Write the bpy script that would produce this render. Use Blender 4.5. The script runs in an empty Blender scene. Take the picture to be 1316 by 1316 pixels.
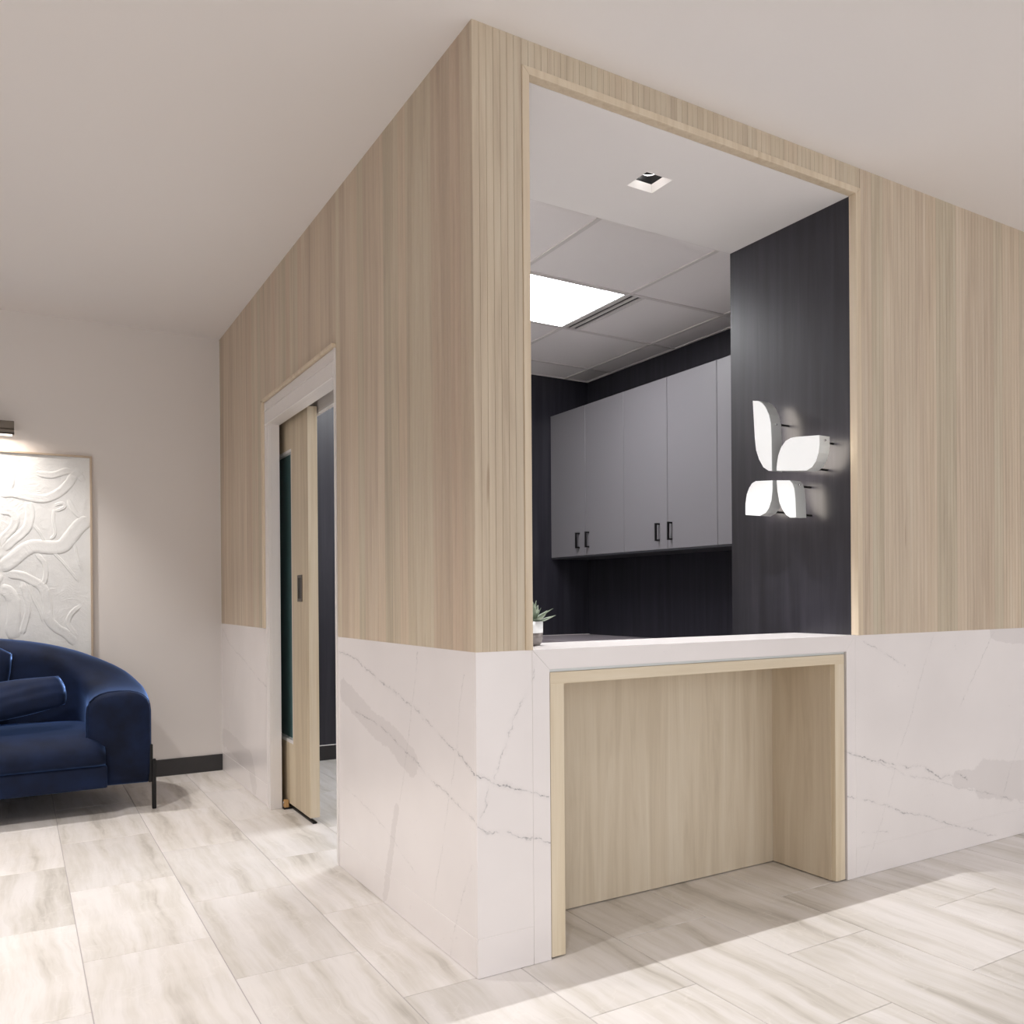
import bpy, bmesh, math, random
from mathutils import Vector, Matrix
random.seed(7)
C = bpy.context.scene.collection
sc = bpy.context.scene

# ------------------------------------------------------------------ camera
cam_d = bpy.data.cameras.new('camera')
cam_d.sensor_width = 36.0
cam_d.lens = 1105.03 * 36.0 / 1316.0
cam_d.shift_x = (658.0 - 700.455) / 1316.0
cam_d.shift_y = (768.887 - 658.0) / 1316.0
cam_d.clip_start = 0.02
cam_o = bpy.data.objects.new('camera', cam_d)
C.objects.link(cam_o)
cam_o.matrix_world = Matrix(((0.851547, 0.007326, -0.524226, -1.116557),
                             (-0.524232, -0.001331, -0.851575, -2.192672),
                             (-0.006936, 0.999972, 0.002707, 1.094816),
                             (0, 0, 0, 1)))
sc.camera = cam_o

# ------------------------------------------------------------------ world, exposure
w = bpy.data.worlds.new('world'); sc.world = w; w.use_nodes = True
w.node_tree.nodes['Background'].inputs[0].default_value = (0.985, 0.985, 1.0, 1)
w.node_tree.nodes['Background'].inputs[1].default_value = 1.35
sc.view_settings.view_transform = 'Standard'
sc.view_settings.look = 'None'
sc.view_settings.gamma = 1.0
sc.view_settings.use_curve_mapping = False
sc.view_settings.exposure = 0.18
try:
    sc.cycles.use_denoising = True
    sc.cycles.max_bounces = 10
    sc.cycles.diffuse_bounces = 6
    sc.cycles.caustics_reflective = False
    sc.cycles.caustics_refractive = False
except Exception:
    pass

# ------------------------------------------------------------------ lamps of the lobby (recessed downlights in the ceiling)
def spot(name, loc, watts, angle, blend, size, col, parent=None, target=None):
    d = bpy.data.lights.new(name, 'SPOT'); d.energy = watts; d.spot_size = math.radians(angle)
    d.spot_blend = blend; d.shadow_soft_size = size; d.color = col
    o = bpy.data.objects.new(name, d); C.objects.link(o); o.location = loc
    if target: o.rotation_euler = (Vector(target) - Vector(loc)).to_track_quat('-Z', 'Y').to_euler()
    if parent: o.parent = parent
    return o
WARM = (1.0, 0.952, 0.915)
NEUT = (1.0, 0.985, 0.97)
# position, watts, cone angle, blend, colour
LOBBY = [((-1.28, 3.02, 2.73), 125, 84, 0.7, WARM), ((-1.75, 1.38, 2.73), 170, 118, 0.8, WARM), ((-1.75, -0.35, 2.73), 150, 118, 0.8, WARM),
         ((-1.3, -2.0, 2.73), 90, 130, 0.8, NEUT), ((2.5, -1.9, 2.73), 55, 78, 0.7, NEUT), ((3.9, -1.7, 2.73), 60, 130, 0.8, NEUT)]  # middle one of this row is added to brighten the front-right floor
for l_, e_, an_, bl_, c_ in LOBBY:
    spot('lobby_downlight', l_, e_, an_, bl_, 0.045, c_)

# ------------------------------------------------------------------ helpers
def node_mat(name):
    m = bpy.data.materials.new(name); m.use_nodes = True
    return m, m.node_tree, m.node_tree.nodes['Principled BSDF']
class G:
    """small wrapper that makes shader nodes"""
    def __init__(s, nt): s.nt = nt
    def n(s, t, **kw):
        x = s.nt.nodes.new(t)
        for k, v in kw.items(): setattr(x, k, v)
        return x
    def link(s, a, b): s.nt.links.new(a, b)
    def val(s, sock, v):
        if hasattr(v, 'is_output'): s.link(v, sock)
        else: sock.default_value = v
    def math(s, op, a, b=0.0, c=None, clamp=False):
        x = s.n('ShaderNodeMath', operation=op, use_clamp=clamp)
        s.val(x.inputs[0], a); s.val(x.inputs[1], b)
        if c is not None: s.val(x.inputs[2], c)
        return x.outputs[0]
    def vec(s, op, a, b=None, scale=None, out=0):
        x = s.n('ShaderNodeVectorMath', operation=op)
        s.val(x.inputs[0], a)
        if b is not None: s.val(x.inputs[1], b)
        if scale is not None: s.val(x.inputs['Scale'], scale)
        return x.outputs[out]
    def noise(s, v, scale, detail=3, rough=0.5, dist=0.0, out='Fac'):
        x = s.n('ShaderNodeTexNoise'); s.link(v, x.inputs['Vector'])
        x.inputs['Scale'].default_value = scale; x.inputs['Detail'].default_value = detail
        x.inputs['Roughness'].default_value = rough; x.inputs['Distortion'].default_value = dist
        return x.outputs[out]
    def mix(s, f, a, b, blend='MIX'):
        x = s.n('ShaderNodeMix', data_type='RGBA', blend_type=blend)
        s.val(x.inputs[0], f); s.val(x.inputs[6], a); s.val(x.inputs[7], b)
        return x.outputs[2]
    def ramp(s, f, stops, interp='LINEAR'):
        x = s.n('ShaderNodeValToRGB'); s.link(f, x.inputs[0]); r = x.color_ramp; r.interpolation = interp
        while len(r.elements) < len(stops): r.elements.new(0.5)
        for e, (p, c) in zip(r.elements, stops): e.position = p; e.color = c
        return x.outputs[0]
    def smooth(s, f, a, b):
        x = s.n('ShaderNodeMapRange', interpolation_type='SMOOTHSTEP')
        s.link(f, x.inputs[0]); x.inputs[1].default_value = a; x.inputs[2].default_value = b
        return x.outputs[0]
    def bump(s, h, strength, dist, bsdf):
        x = s.n('ShaderNodeBump'); x.inputs['Strength'].default_value = strength; x.inputs['Distance'].default_value = dist
        s.link(h, x.inputs['Height']); s.link(x.outputs[0], bsdf.inputs['Normal'])
def srgb(r, g, b):
    f = lambda c: ((c / 255 + 0.055) / 1.055) ** 2.4 if c / 255 > 0.04045 else c / 255 / 12.92
    return (f(r), f(g), f(b), 1)
def plain(name, col, rough=0.5, metal=0.0, spec=0.5, noise=None):
    m, nt, b = node_mat(name); g = G(nt)
    b.inputs['Base Color'].default_value = col; b.inputs['Roughness'].default_value = rough
    b.inputs['Metallic'].default_value = metal; b.inputs['Specular IOR Level'].default_value = spec
    if noise:
        tc = g.n('ShaderNodeTexCoord')
        f = g.noise(tc.outputs['Object'], noise[0], 4)
        g.bump(f, noise[1], noise[2], b)
    return m
def emis(name, col, strength):
    m, nt, b = node_mat(name)
    b.inputs['Base Color'].default_value = (0.8, 0.8, 0.8, 1)
    b.inputs['Emission Color'].default_value = col; b.inputs['Emission Strength'].default_value = strength
    return m

def add_box(bm, x0, x1, y0, y1, z0, z1, bev=0.0, seg=1):
    vs = [bm.verts.new((x, y, z)) for x in (x0, x1) for y in (y0, y1) for z in (z0, z1)]
    fs = [bm.faces.new([vs[i] for i in f]) for f in ((0, 1, 3, 2), (4, 6, 7, 5), (0, 4, 5, 1), (2, 3, 7, 6), (0, 2, 6, 4), (1, 5, 7, 3))]
    if bev > 0:
        es = list({e for f in fs for e in f.edges})
        bmesh.ops.bevel(bm, geom=es, offset=bev, segments=seg, affect='EDGES', profile=0.5)
def box(x0, x1, y0, y1, z0, z1, bev=0.0, seg=1):
    bm = bmesh.new(); add_box(bm, x0, x1, y0, y1, z0, z1, bev, seg); return bm
def prism(pts, axis, a, b):
    """extrude a closed outline; axis 'x': pts are (y,z), 'y': (x,z), 'z': (x,y)"""
    bm = bmesh.new()
    def P(p, t): return {'x': (t, p[0], p[1]), 'y': (p[0], t, p[1]), 'z': (p[0], p[1], t)}[axis]
    A = [bm.verts.new(P(p, a)) for p in pts]; B = [bm.verts.new(P(p, b)) for p in pts]
    n = len(pts)
    bm.faces.new(A); bm.faces.new(B[::-1])
    for i in range(n): bm.faces.new((A[i], B[i], B[(i + 1) % n], A[(i + 1) % n]))
    bmesh.ops.recalc_face_normals(bm, faces=bm.faces[:])
    return bm
def add_tube(bm, path, r, seg=8, closed=False):
    rings = []
    n = len(path)
    for i, p in enumerate(path):
        p = Vector(p)
        a = Vector(path[(i - 1) % n] if (closed or i > 0) else path[i]); b = Vector(path[(i + 1) % n] if (closed or i < n - 1) else path[i])
        t = (b - a).normalized()
        up = Vector((0, 0, 1)) if abs(t.z) < 0.9 else Vector((1, 0, 0))
        s = t.cross(up).normalized(); u = s.cross(t)
        rr = r[i] if isinstance(r, (list, tuple)) else r
        rings.append([bm.verts.new(p + rr * (math.cos(k * 2 * math.pi / seg) * s + math.sin(k * 2 * math.pi / seg) * u)) for k in range(seg)])
    m = n if closed else n - 1
    for i in range(m):
        for k in range(seg):
            bm.faces.new((rings[i][k], rings[i][(k + 1) % seg], rings[(i + 1) % n][(k + 1) % seg], rings[(i + 1) % n][k]))
    if not closed:
        bm.faces.new(rings[0]); bm.faces.new(rings[-1][::-1])
def add_lathe(bm, prof, cx, cy, seg=28):
    rings = []
    for r, z in prof:
        rings.append([bm.verts.new((cx + r * math.cos(k * 2 * math.pi / seg), cy + r * math.sin(k * 2 * math.pi / seg), z)) for k in range(seg)])
    for a, b in zip(rings, rings[1:]):
        for k in range(seg): bm.faces.new((a[k], a[(k + 1) % seg], b[(k + 1) % seg], b[k]))
    bm.faces.new(rings[0]); bm.faces.new(rings[-1])
def wpos(o):
    p = Vector((0, 0, 0))
    while o: p += o.location; o = o.parent
    return p
def obj(name, bm, mat, parent=None, smooth=False, origin=None):
    """bm is in world coordinates; the object is placed with its origin at 'origin' (default: its parent's)"""
    base = wpos(parent) if parent else Vector((0, 0, 0))
    org = Vector(origin) if origin is not None else base
    bmesh.ops.translate(bm, verts=bm.verts[:], vec=-org)
    bmesh.ops.recalc_face_normals(bm, faces=bm.faces[:])
    me = bpy.data.meshes.new(name); bm.to_mesh(me); bm.free()
    if smooth:
        for p in me.polygons: p.use_smooth = True
    for m in (mat if isinstance(mat, (list, tuple)) else [mat]): me.materials.append(m)
    o = bpy.data.objects.new(name, me); C.objects.link(o)
    o.location = org - base
    if parent: o.parent = parent
    return o
def inst(name, me, loc, rz=0.0, parent=None, color=None):
    o = bpy.data.objects.new(name, me); C.objects.link(o)
    o.location = Vector(loc) - (wpos(parent) if parent else Vector((0, 0, 0))); o.rotation_euler = (0, 0, rz)
    if parent: o.parent = parent
    if color: o.color = color
    return o
def thing(name, label, cat, loc=(0, 0, 0), group=None):
    o = bpy.data.objects.new(name, None); C.objects.link(o); o.location = loc; o.empty_display_size = 0.1
    return tag(o, label, cat, group)
def tag(o, label, cat, group=None):
    o['label'] = label; o['category'] = cat
    if group: o['group'] = group
    return o
def struct(o, label=None):
    o['kind'] = 'structure'
    if label: o['label'] = label
    return o
def bevel_mod(o, wd=0.002, seg=2):
    m = o.modifiers.new('bevel', 'BEVEL'); m.width = wd; m.segments = seg; m.limit_method = 'ANGLE'
    return o

# ------------------------------------------------------------------ materials
M = {}
M['wall_paint'] = plain('wall_paint', srgb(224, 219, 215), 0.85, noise=(180, 0.05, 0.002))
M['ceiling_paint'] = plain('ceiling_paint', srgb(238, 235, 234), 0.9)
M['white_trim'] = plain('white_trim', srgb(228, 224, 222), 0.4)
M['black_base'] = plain('black_baseboard', srgb(46, 44, 45), 0.45)
M['bronze'] = plain('bronze', srgb(92, 84, 76), 0.35, 0.85)
M['black_metal'] = plain('black_metal', srgb(28, 27, 28), 0.38, 0.6)
M['dark_cavity'] = plain('dark_cavity', srgb(42, 40, 40), 0.8)
M['cabinet'] = plain('grey_laminate', srgb(118, 115, 119), 0.42)
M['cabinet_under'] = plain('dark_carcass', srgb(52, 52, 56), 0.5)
M['grid_white'] = plain('grid_white', srgb(220, 215, 214), 0.5)
M['act'] = plain('mineral_fibre', srgb(240, 236, 236), 0.95, noise=(260, 0.25, 0.002))
M['chrome'] = plain('chrome', srgb(210, 210, 212), 0.2, 1.0)
M['silver'] = plain('brushed_silver', srgb(214, 217, 216), 0.38, 0.35)
M['guide_wood'] = plain('guide_wood', srgb(190, 150, 100), 0.6)
M['soil'] = plain('moss_soil', srgb(96, 92, 40), 0.9, noise=(90, 1.0, 0.01))
M['grout'] = plain('grout', srgb(178, 172, 172), 0.85)
M['slot_dark'] = plain('slot_dark', srgb(24, 24, 26), 0.6)
M['worktop'] = plain('worktop', srgb(150, 141, 146), 0.4)

def grain(name, cA, cB, cC, rough, vary=0.5, stretch=26.0, fine=1.0, axis=2, use_color=False, bump=0.06, scale=1.0, knots=False):
    """wood with grain along local axis (0 x, 1 y, 2 z)"""
    m, nt, b = node_mat(name); g = G(nt)
    tc = g.n('ShaderNodeTexCoord'); oi = g.n('ShaderNodeObjectInfo')
    off = g.vec('SCALE', oi.outputs['Location'], scale=3.71)
    v0 = g.vec('ADD', tc.outputs['Object'], off) if use_color else tc.outputs['Object']
    sc_ = [stretch * scale] * 3; sc_[axis] = 1.1 * scale
    v = g.vec('MULTIPLY', v0, tuple(sc_))
    n1 = g.noise(v, 1.0, 5, 0.6, 0.6)
    sc2 = [150 * scale] * 3; sc2[axis] = 3.0 * scale
    n2 = g.noise(g.vec('MULTIPLY', v0, tuple(sc2)), 1.0, 3, 0.6)
    c = g.ramp(n1, [(0.3, cA), (0.5, cB), (0.72, cC)])
    c = g.mix(g.math('MULTIPLY', g.smooth(n2, 0.52, 0.75), fine * 0.35), c, cA)
    if use_color:
        c = g.mix(vary, c, oi.outputs['Color'], 'MULTIPLY')
    if knots:
        sk = [34.0] * 3; sk[axis] = 3.2
        kn = g.noise(g.vec('MULTIPLY', v0, tuple(sk)), 1.0, 1, 0.4)
        c = g.mix(g.math('MULTIPLY', g.smooth(kn, 0.76, 0.84), 0.45), c, srgb(140, 112, 88))
    g.link(c, b.inputs['Base Color']); b.inputs['Roughness'].default_value = rough
    g.bump(n2, bump, 0.003, b)
    return m
M['board'] = grain('poplar_board', srgb(186, 170, 152), srgb(203, 188, 169), srgb(211, 199, 182), 0.5, fine=0.55, vary=1.0, use_color=True, knots=True)
M['veneer'] = grain('pale_oak_veneer', srgb(193, 179, 157), srgb(207, 194, 173), srgb(215, 204, 185), 0.5, stretch=18, fine=1.2)
M['veneer_h'] = grain('pale_oak_lipping', srgb(204, 188, 160), srgb(217, 203, 178), srgb(224, 212, 190), 0.5, stretch=30, axis=0, fine=0.8)
M['veneer_v'] = grain('pale_oak_upright', srgb(204, 188, 160), srgb(217, 203, 178), srgb(224, 212, 190), 0.5, stretch=30, fine=0.8)
M['trim_wood'] = grain('trim_wood', srgb(202, 184, 158), srgb(214, 198, 174), srgb(222, 208, 186), 0.45, stretch=34)
M['door_wood'] = grain('pale_door_oak', srgb(184, 168, 142), srgb(200, 185, 160), srgb(209, 196, 172), 0.5, stretch=20)
M['black_oak'] = grain('black_oak', srgb(33, 32, 39), srgb(42, 41, 49), srgb(53, 51, 59), 0.33, stretch=22, fine=1.0, bump=0.05)

# floor tile: silvery travertine look with streaks along the length of each tile
def tile_mat():
    m, nt, b = node_mat('stone_look_tile'); g = G(nt)
    tc = g.n('ShaderNodeTexCoord'); oi = g.n('ShaderNodeObjectInfo')
    off = g.n('ShaderNodeCombineXYZ')
    for k, s_ in enumerate((37.0, 91.0, 53.0)): g.link(g.math('MULTIPLY', oi.outputs['Random'], s_), off.inputs[k])
    v0 = g.vec('ADD', tc.outputs['Object'], off.outputs[0])
    wob = g.noise(v0, 2.6, 3, out='Color')
    v1 = g.vec('ADD', v0, g.vec('SCALE', g.vec('SUBTRACT', wob, (0.5, 0.5, 0.5)), scale=0.09))
    band = g.noise(g.vec('MULTIPLY', v1, (12.0, 0.95, 1.0)), 1.0, 5, 0.62)
    fine = g.noise(g.vec('MULTIPLY', v1, (60.0, 4.5, 1.0)), 1.0, 4, 0.62)
    cloud = g.noise(v0, 5.0, 4)
    c = g.ramp(band, [(0.28, srgb(170, 164, 156)), (0.42, srgb(205, 200, 193)), (0.56, srgb(219, 215, 212)), (0.75, srgb(227, 223, 221))])
    c = g.mix(g.math('MULTIPLY', g.smooth(fine, 0.52, 0.72), 0.24), c, srgb(188, 182, 175))
    c = g.mix(g.math('MULTIPLY', g.smooth(cloud, 0.42, 0.7), 0.32), c, srgb(229, 224, 220))
    ed = g.math('ABSOLUTE', g.math('SUBTRACT', g.noise(v1, 3.2, 4, 0.55), 0.5))
    c = g.mix(g.math('MULTIPLY', g.math('SUBTRACT', 1.0, g.smooth(ed, 0.001, 0.008)), 0.18), c, srgb(236, 232, 228))
    sep = g.n('ShaderNodeHueSaturation'); g.link(c, sep.inputs['Color'])
    g.link(g.math('ADD', g.math('MULTIPLY', oi.outputs['Random'], 0.10), 0.93), sep.inputs['Value'])
    g.link(sep.outputs[0], b.inputs['Base Color'])
    b.inputs['Roughness'].default_value = 0.42
    g.bump(fine, 0.04, 0.002, b)
    return m
M['tile'] = tile_mat()

# veined white quartz: u runs round the corner of the booth, z is height
def quartz(name, lines, patches, axis):
    m, nt, b = node_mat(name); g = G(nt)
    geo = g.n('ShaderNodeNewGeometry')
    sx = g.n('ShaderNodeSeparateXYZ'); g.link(geo.outputs['Position'], sx.inputs[0])
    u = g.math('SUBTRACT', sx.outputs[0], sx.outputs[1])
    cb = g.n('ShaderNodeCombineXYZ'); g.link(u, cb.inputs[0]); g.link(sx.outputs[2], cb.inputs[1])
    p0 = cb.outputs[0]
    def wob(v, s, amp):
        return g.vec('SCALE', g.vec('SUBTRACT', g.noise(v, s, 4, 0.65, out='Color'), (0.5, 0.5, 0.5)), scale=amp)
    p = g.vec('ADD', p0, wob(p0, 9.0, 0.035)); p = g.vec('ADD', p, wob(p0, 55.0, 0.026))
    p = g.vec('MULTIPLY', p, (1, 1, 0))
    pp = g.vec('ADD', p0, wob(p0, 5.0, 0.06)); pp = g.vec('ADD', pp, wob(p0, 40.0, 0.03)); pp = g.vec('MULTIPLY', pp, (1, 1, 0))
    def seg(P, A, B):
        A = Vector((A[0], A[1], 0)); B = Vector((B[0], B[1], 0)); ba = B - A
        pa = g.vec('SUBTRACT', P, tuple(A))
        h = g.math('MULTIPLY', g.vec('DOT_PRODUCT', pa, tuple(ba), out=1), 1.0 / max(ba.length_squared, 1e-6), clamp=True)
        return g.vec('LENGTH', g.vec('SUBTRACT', pa, g.vec('SCALE', tuple(ba), scale=h)), out=1)
    def poly(P, pts):
        d = None
        for A, B in zip(pts, pts[1:]):
            e = seg(P, A, B); d = e if d is None else g.math('MINIMUM', d, e)
        return d
    brk = g.smooth(g.noise(p0, 16.0, 3, 0.6), 0.36, 0.62)
    speck = g.smooth(g.noise(p0, 90.0, 2, 0.6), 0.40, 0.60)
    mask = None; halo = None
    for s_, w_, pts in lines:
        d = poly(p, pts)
        core = g.math('MULTIPLY', g.math('SUBTRACT', 1.0, g.smooth(d, 0.0003, 0.0032 * w_)), s_)
        hl = g.math('MULTIPLY', g.math('SUBTRACT', 1.0, g.smooth(d, 0.0, 0.016 * w_)), s_ * 0.22)
        mask = core if mask is None else g.math('MAXIMUM', mask, core)
        halo = hl if halo is None else g.math('MAXIMUM', halo, hl)
    pm = None
    for hw, pts in patches:
        d = poly(pp, pts); e = g.math('SUBTRACT', 1.0, g.smooth(d, hw * 0.9, hw))
        pm = e if pm is None else g.math('MAXIMUM', pm, e)
    base = g.ramp(g.noise(p0, 2.2, 3), [(0.35, srgb(231, 226, 225)), (0.65, srgb(237, 232, 231))])
    tiny = g.math('MULTIPLY', g.smooth(g.noise(p0, 60.0, 3, 0.7), 0.62, 0.72), g.smooth(g.noise(p0, 5.0, 2), 0.55, 0.66))
    c = g.mix(g.math('MULTIPLY', tiny, 0.3), base, srgb(190, 186, 188))
    if pm is not None:
        c = g.mix(g.math('MULTIPLY', pm, 0.4), c, srgb(208, 202, 201))
    c = g.mix(g.math('MULTIPLY', halo, g.math('ADD', g.math('MULTIPLY', brk, 0.7), 0.3)), c, srgb(190, 186, 186))
    c = g.mix(g.math('MULTIPLY', g.math('MULTIPLY', mask, brk), g.math('ADD', g.math('MULTIPLY', speck, 0.65), 0.35)), c, srgb(132, 131, 134))
    g.link(c, b.inputs['Base Color'])
    b.inputs['Roughness'].default_value = 0.22
    return m

# ------------------------------------------------------------------ traced outlines
LEFT_VEINS = [
    (0.8, 1, [(-1.216, 0.876), (-1.021, 0.858), (-0.798, 0.801), (-0.626, 0.763), (-0.457, 0.734), (-0.327, 0.687), (-0.206, 0.652), (-0.094, 0.62), (-0.009, 0.583)]),
    (0.7, 1, [(-1.025, 0.657), (-0.772, 0.632), (-0.524, 0.573), (-0.33, 0.517), (-0.178, 0.49), (-0.011, 0.447)]),
    (0.4, 0.6, [(-0.417, 0.917), (-0.457, 0.769), (-0.497, 0.636), (-0.538, 0.5), (-0.579, 0.402)]),
    (0.35, 0.6, [(-0.081, 0.865), (-0.112, 0.757), (-0.124, 0.651), (-0.177, 0.508), (-0.268, 0.233), (-0.303, 0.13)]),
    (0.35, 0.6, [(-1.192, 0.341), (-0.87, 0.301), (-0.636, 0.247), (-0.455, 0.182)]),
    (0.3, 0.6, [(-0.032, 0.323), (-0.122, 0.167), (-0.186, 0.003)]),
    (0.5, 0.8, [(-3.509, 0.899), (-3.332, 0.812), (-2.925, 0.737), (-2.59, 0.659), (-2.395, 0.622)]),
    (0.3, 0.6, [(-3.137, 0.712), (-3.257, 0.497), (-3.381, 0.286)]),
]
LEFT_PATCHES = [
    (0.05, [(-1.164, 0.725), (-0.802, 0.628), (-0.473, 0.551)]),
    (0.021875, [(-0.607, 0.366), (-0.725, 0.024)]),
    (0.0625, [(-3.505, 0.219), (-2.795, 0.168), (-2.703, 0.061)]),
]
RIGHT_VEINS = [
    (0.9, 1, [(-0.003, 0.584), (0.034, 0.57), (0.092, 0.542), (0.157, 0.519), (0.243, 0.495)]),
    (0.55, 0.8, [(0.197, 0.915), (0.184, 0.852), (0.153, 0.791), (0.117, 0.731), (0.099, 0.661), (0.075, 0.601), (0.057, 0.57)]),
    (0.75, 1, [(-0.002, 0.437), (0.032, 0.412), (0.085, 0.407), (0.193, 0.372), (0.242, 0.354)]),
    (0.4, 0.6, [(0.039, 0.554), (0.027, 0.489), (0.01, 0.456)]),
    (0.9, 1, [(1.577, 0.496), (1.668, 0.461), (1.762, 0.434), (1.858, 0.41), (2.045, 0.385), (2.165, 0.325), (2.275, 0.331), (2.355, 0.298)]),
    (0.5, 0.8, [(1.762, 0.429), (1.943, 0.36), (2.12, 0.321), (2.354, 0.254), (2.537, 0.212), (2.784, 0.14)]),
    (0.6, 0.9, [(1.588, 0.323), (1.693, 0.292), (1.815, 0.254), (1.941, 0.21), (2.118, 0.162), (2.273, 0.107), (2.569, 0.019)]),
    (0.6, 0.8, [(1.685, 0.913), (1.766, 0.875), (1.834, 0.845), (1.932, 0.8)]),
    (0.3, 0.6, [(2.125, 0.917), (2.049, 0.772), (1.959, 0.567), (1.886, 0.447), (1.815, 0.259), (1.745, 0.127), (1.677, 0.007)]),
    (0.4, 0.6, [(2.561, 0.924), (2.441, 0.78), (2.293, 0.601)]),
    (0.4, 0.6, [(2.768, 0.428), (2.677, 0.305), (2.605, 0.163)]),
    (0.35, 0.6, [(1.828, 0.15), (1.665, 0.165)]),
]
RIGHT_PATCHES = [
    (0.04375, [(2.29, 0.305), (2.437, 0.293)]),
    (0.09375, [(2.487, 0.282), (2.785, 0.237)]),
    (0.05625, [(2.578, 0.938), (2.791, 0.917)]),
]
PETALS = [
    [(0.4255, 1.9091), (0.3943, 1.9019), (0.3724, 1.889), (0.3544, 1.8683), (0.3367, 1.8355), (0.327, 1.799), (0.3233, 1.7344), (0.3222, 1.6009), (0.3386, 1.6041), (0.3674, 1.6218), (0.392, 1.6586), (0.4079, 1.6989), (0.4149, 1.749)],
    [(0.0775, 1.7077), (0.1396, 1.7143), (0.1923, 1.7197), (0.2192, 1.7199), (0.2465, 1.7117), (0.2709, 1.6892), (0.2857, 1.6597), (0.293, 1.629), (0.2954, 1.5986), (0.2202, 1.589), (0.1406, 1.5798), (0.1147, 1.5897), (0.0953, 1.6098), (0.0824, 1.6407), (0.0771, 1.6701)],
    [(0.4719, 1.4332), (0.4715, 1.4818), (0.4636, 1.5196), (0.4497, 1.5457), (0.4329, 1.563), (0.412, 1.5699), (0.3197, 1.5622), (0.3193, 1.5259), (0.3268, 1.4787), (0.3399, 1.4505), (0.3581, 1.4323), (0.391, 1.4226)],
    [(0.295, 1.5593), (0.2273, 1.5513), (0.2139, 1.5378), (0.2039, 1.5159), (0.1989, 1.4766), (0.1961, 1.4008), (0.2251, 1.4021), (0.2455, 1.4142), (0.266, 1.4386), (0.2817, 1.469), (0.2918, 1.5176)],
]
BANDS = [
    (0.0487, [(-1.188, 1.689), (-1.13, 1.698), (-1.042, 1.68), (-0.972, 1.675), (-0.902, 1.711), (-0.85, 1.767), (-0.819, 1.822), (-0.782, 1.854)]),
    (0.078, [(-1.191, 1.271), (-1.133, 1.317), (-1.074, 1.375), (-1.024, 1.399), (-0.944, 1.395), (-0.884, 1.403), (-0.842, 1.456), (-0.79, 1.529), (-0.748, 1.56)]),
    (0.0507, [(-1.152, 1.237), (-1.094, 1.232), (-1.045, 1.209), (-0.986, 1.163), (-0.962, 1.082), (-0.957, 0.989), (-0.918, 0.93), (-0.867, 0.894), (-0.821, 0.833)]),
    (0.0273, [(-1.015, 1.359), (-0.975, 1.302), (-0.968, 1.233), (-0.981, 1.175)]),
    (0.0663, [(-1.191, 1.152), (-1.153, 1.14), (-1.129, 1.083), (-1.125, 0.992), (-1.135, 0.924), (-1.116, 0.878)]),
    (0.0429, [(-1.188, 1.593), (-1.14, 1.59), (-1.116, 1.557), (-1.126, 1.505), (-1.17, 1.447), (-1.19, 1.401)]),
    (0.0468, [(-1.052, 1.657), (-1.043, 1.588), (-1.053, 1.519), (-1.083, 1.472), (-1.132, 1.425), (-1.171, 1.379)]),
    (0.0312, [(-1.085, 1.197), (-1.066, 1.117), (-1.057, 1.037), (-1.077, 0.945), (-1.087, 0.9)]),
    (0.0156, [(-0.923, 1.617), (-0.928, 1.559), (-0.919, 1.477), (-0.944, 1.442)]),
    (0.039, [(-1.011, 1.82), (-0.931, 1.814), (-0.86, 1.842), (-0.808, 1.834), (-0.772, 1.789)]),
    (0.0507, [(-1.157, 1.867), (-1.139, 1.8), (-1.149, 1.72)]),
    (0.0273, [(-0.851, 1.679), (-0.82, 1.61), (-0.779, 1.57)]),
    (0.0175, [(-1.033, 1.531), (-0.994, 1.475), (-0.969, 1.418)]),
    (0.0175, [(-0.934, 1.372), (-0.884, 1.315), (-0.833, 1.245), (-0.798, 1.198)]),
    (0.0156, [(-0.822, 1.433), (-0.807, 1.34), (-0.781, 1.257)]),
    (0.0273, [(-0.793, 1.057), (-0.84, 1.01), (-0.856, 0.952), (-0.815, 0.88)]),
    (0.0175, [(-0.922, 1.64), (-0.882, 1.654), (-0.872, 1.631), (-0.918, 1.606)]),
    (0.0175, [(-1.046, 1.186), (-1.031, 1.105), (-0.997, 1.024), (-0.983, 0.966)]),
]

M['quartz_left'] = quartz('veined_quartz_side', LEFT_VEINS, LEFT_PATCHES, 1)
M['quartz_right'] = quartz('veined_quartz_front', RIGHT_VEINS, RIGHT_PATCHES, 0)
HC = 2.74        # lobby ceiling
ZC = 0.9348      # top of the quartz wainscot and counter
LY = 3.561       # far wall of the lobby
XL = 1.648       # dark wall that carries the sign
ZS = 2.637       # soffit over the counter
ZA = 2.808       # office ceiling
YB = 3.52        # office back wall
XW = 2.815       # office right wall

# ------------------------------------------------------------------ floor with its tiles
bm = bmesh.new(); add_box(bm, -5.0, 6.5, -5.5, 3.7, -0.12, -0.002)
floor = struct(obj('floor', bm, M['grout']))
TW = 0.365195; TX0 = 0.143352; TY0 = 0.013564; GAP = 0.0028
bm = box(-TW / 2 + GAP / 2, TW / 2 - GAP / 2, -TW + GAP / 2, TW - GAP / 2, -0.010, 0.0, 0.0012)
t0 = obj('tile', bm, M['tile'], floor)
tme = t0.data; first = True
for i in range(-9, 12):
    for k in range(-10, 11):
        if (k % 2 == 0) != (i % 2 == 0): continue
        cy = TY0 + TW * k + (0 if i % 2 else 0)        # joints fall on k+-1
        cx = TX0 + TW * (i + 0.5)
        if cy + TW < -3.0 or cy - TW > 3.56: continue
        if first: o = t0; first = False
        else:
            o = bpy.data.objects.new('tile', tme); C.objects.link(o); o.parent = floor
        o.location = (cx, cy, 0.0)
        if random.random() < 0.5: o.rotation_euler = (0, 0, math.pi)

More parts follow.
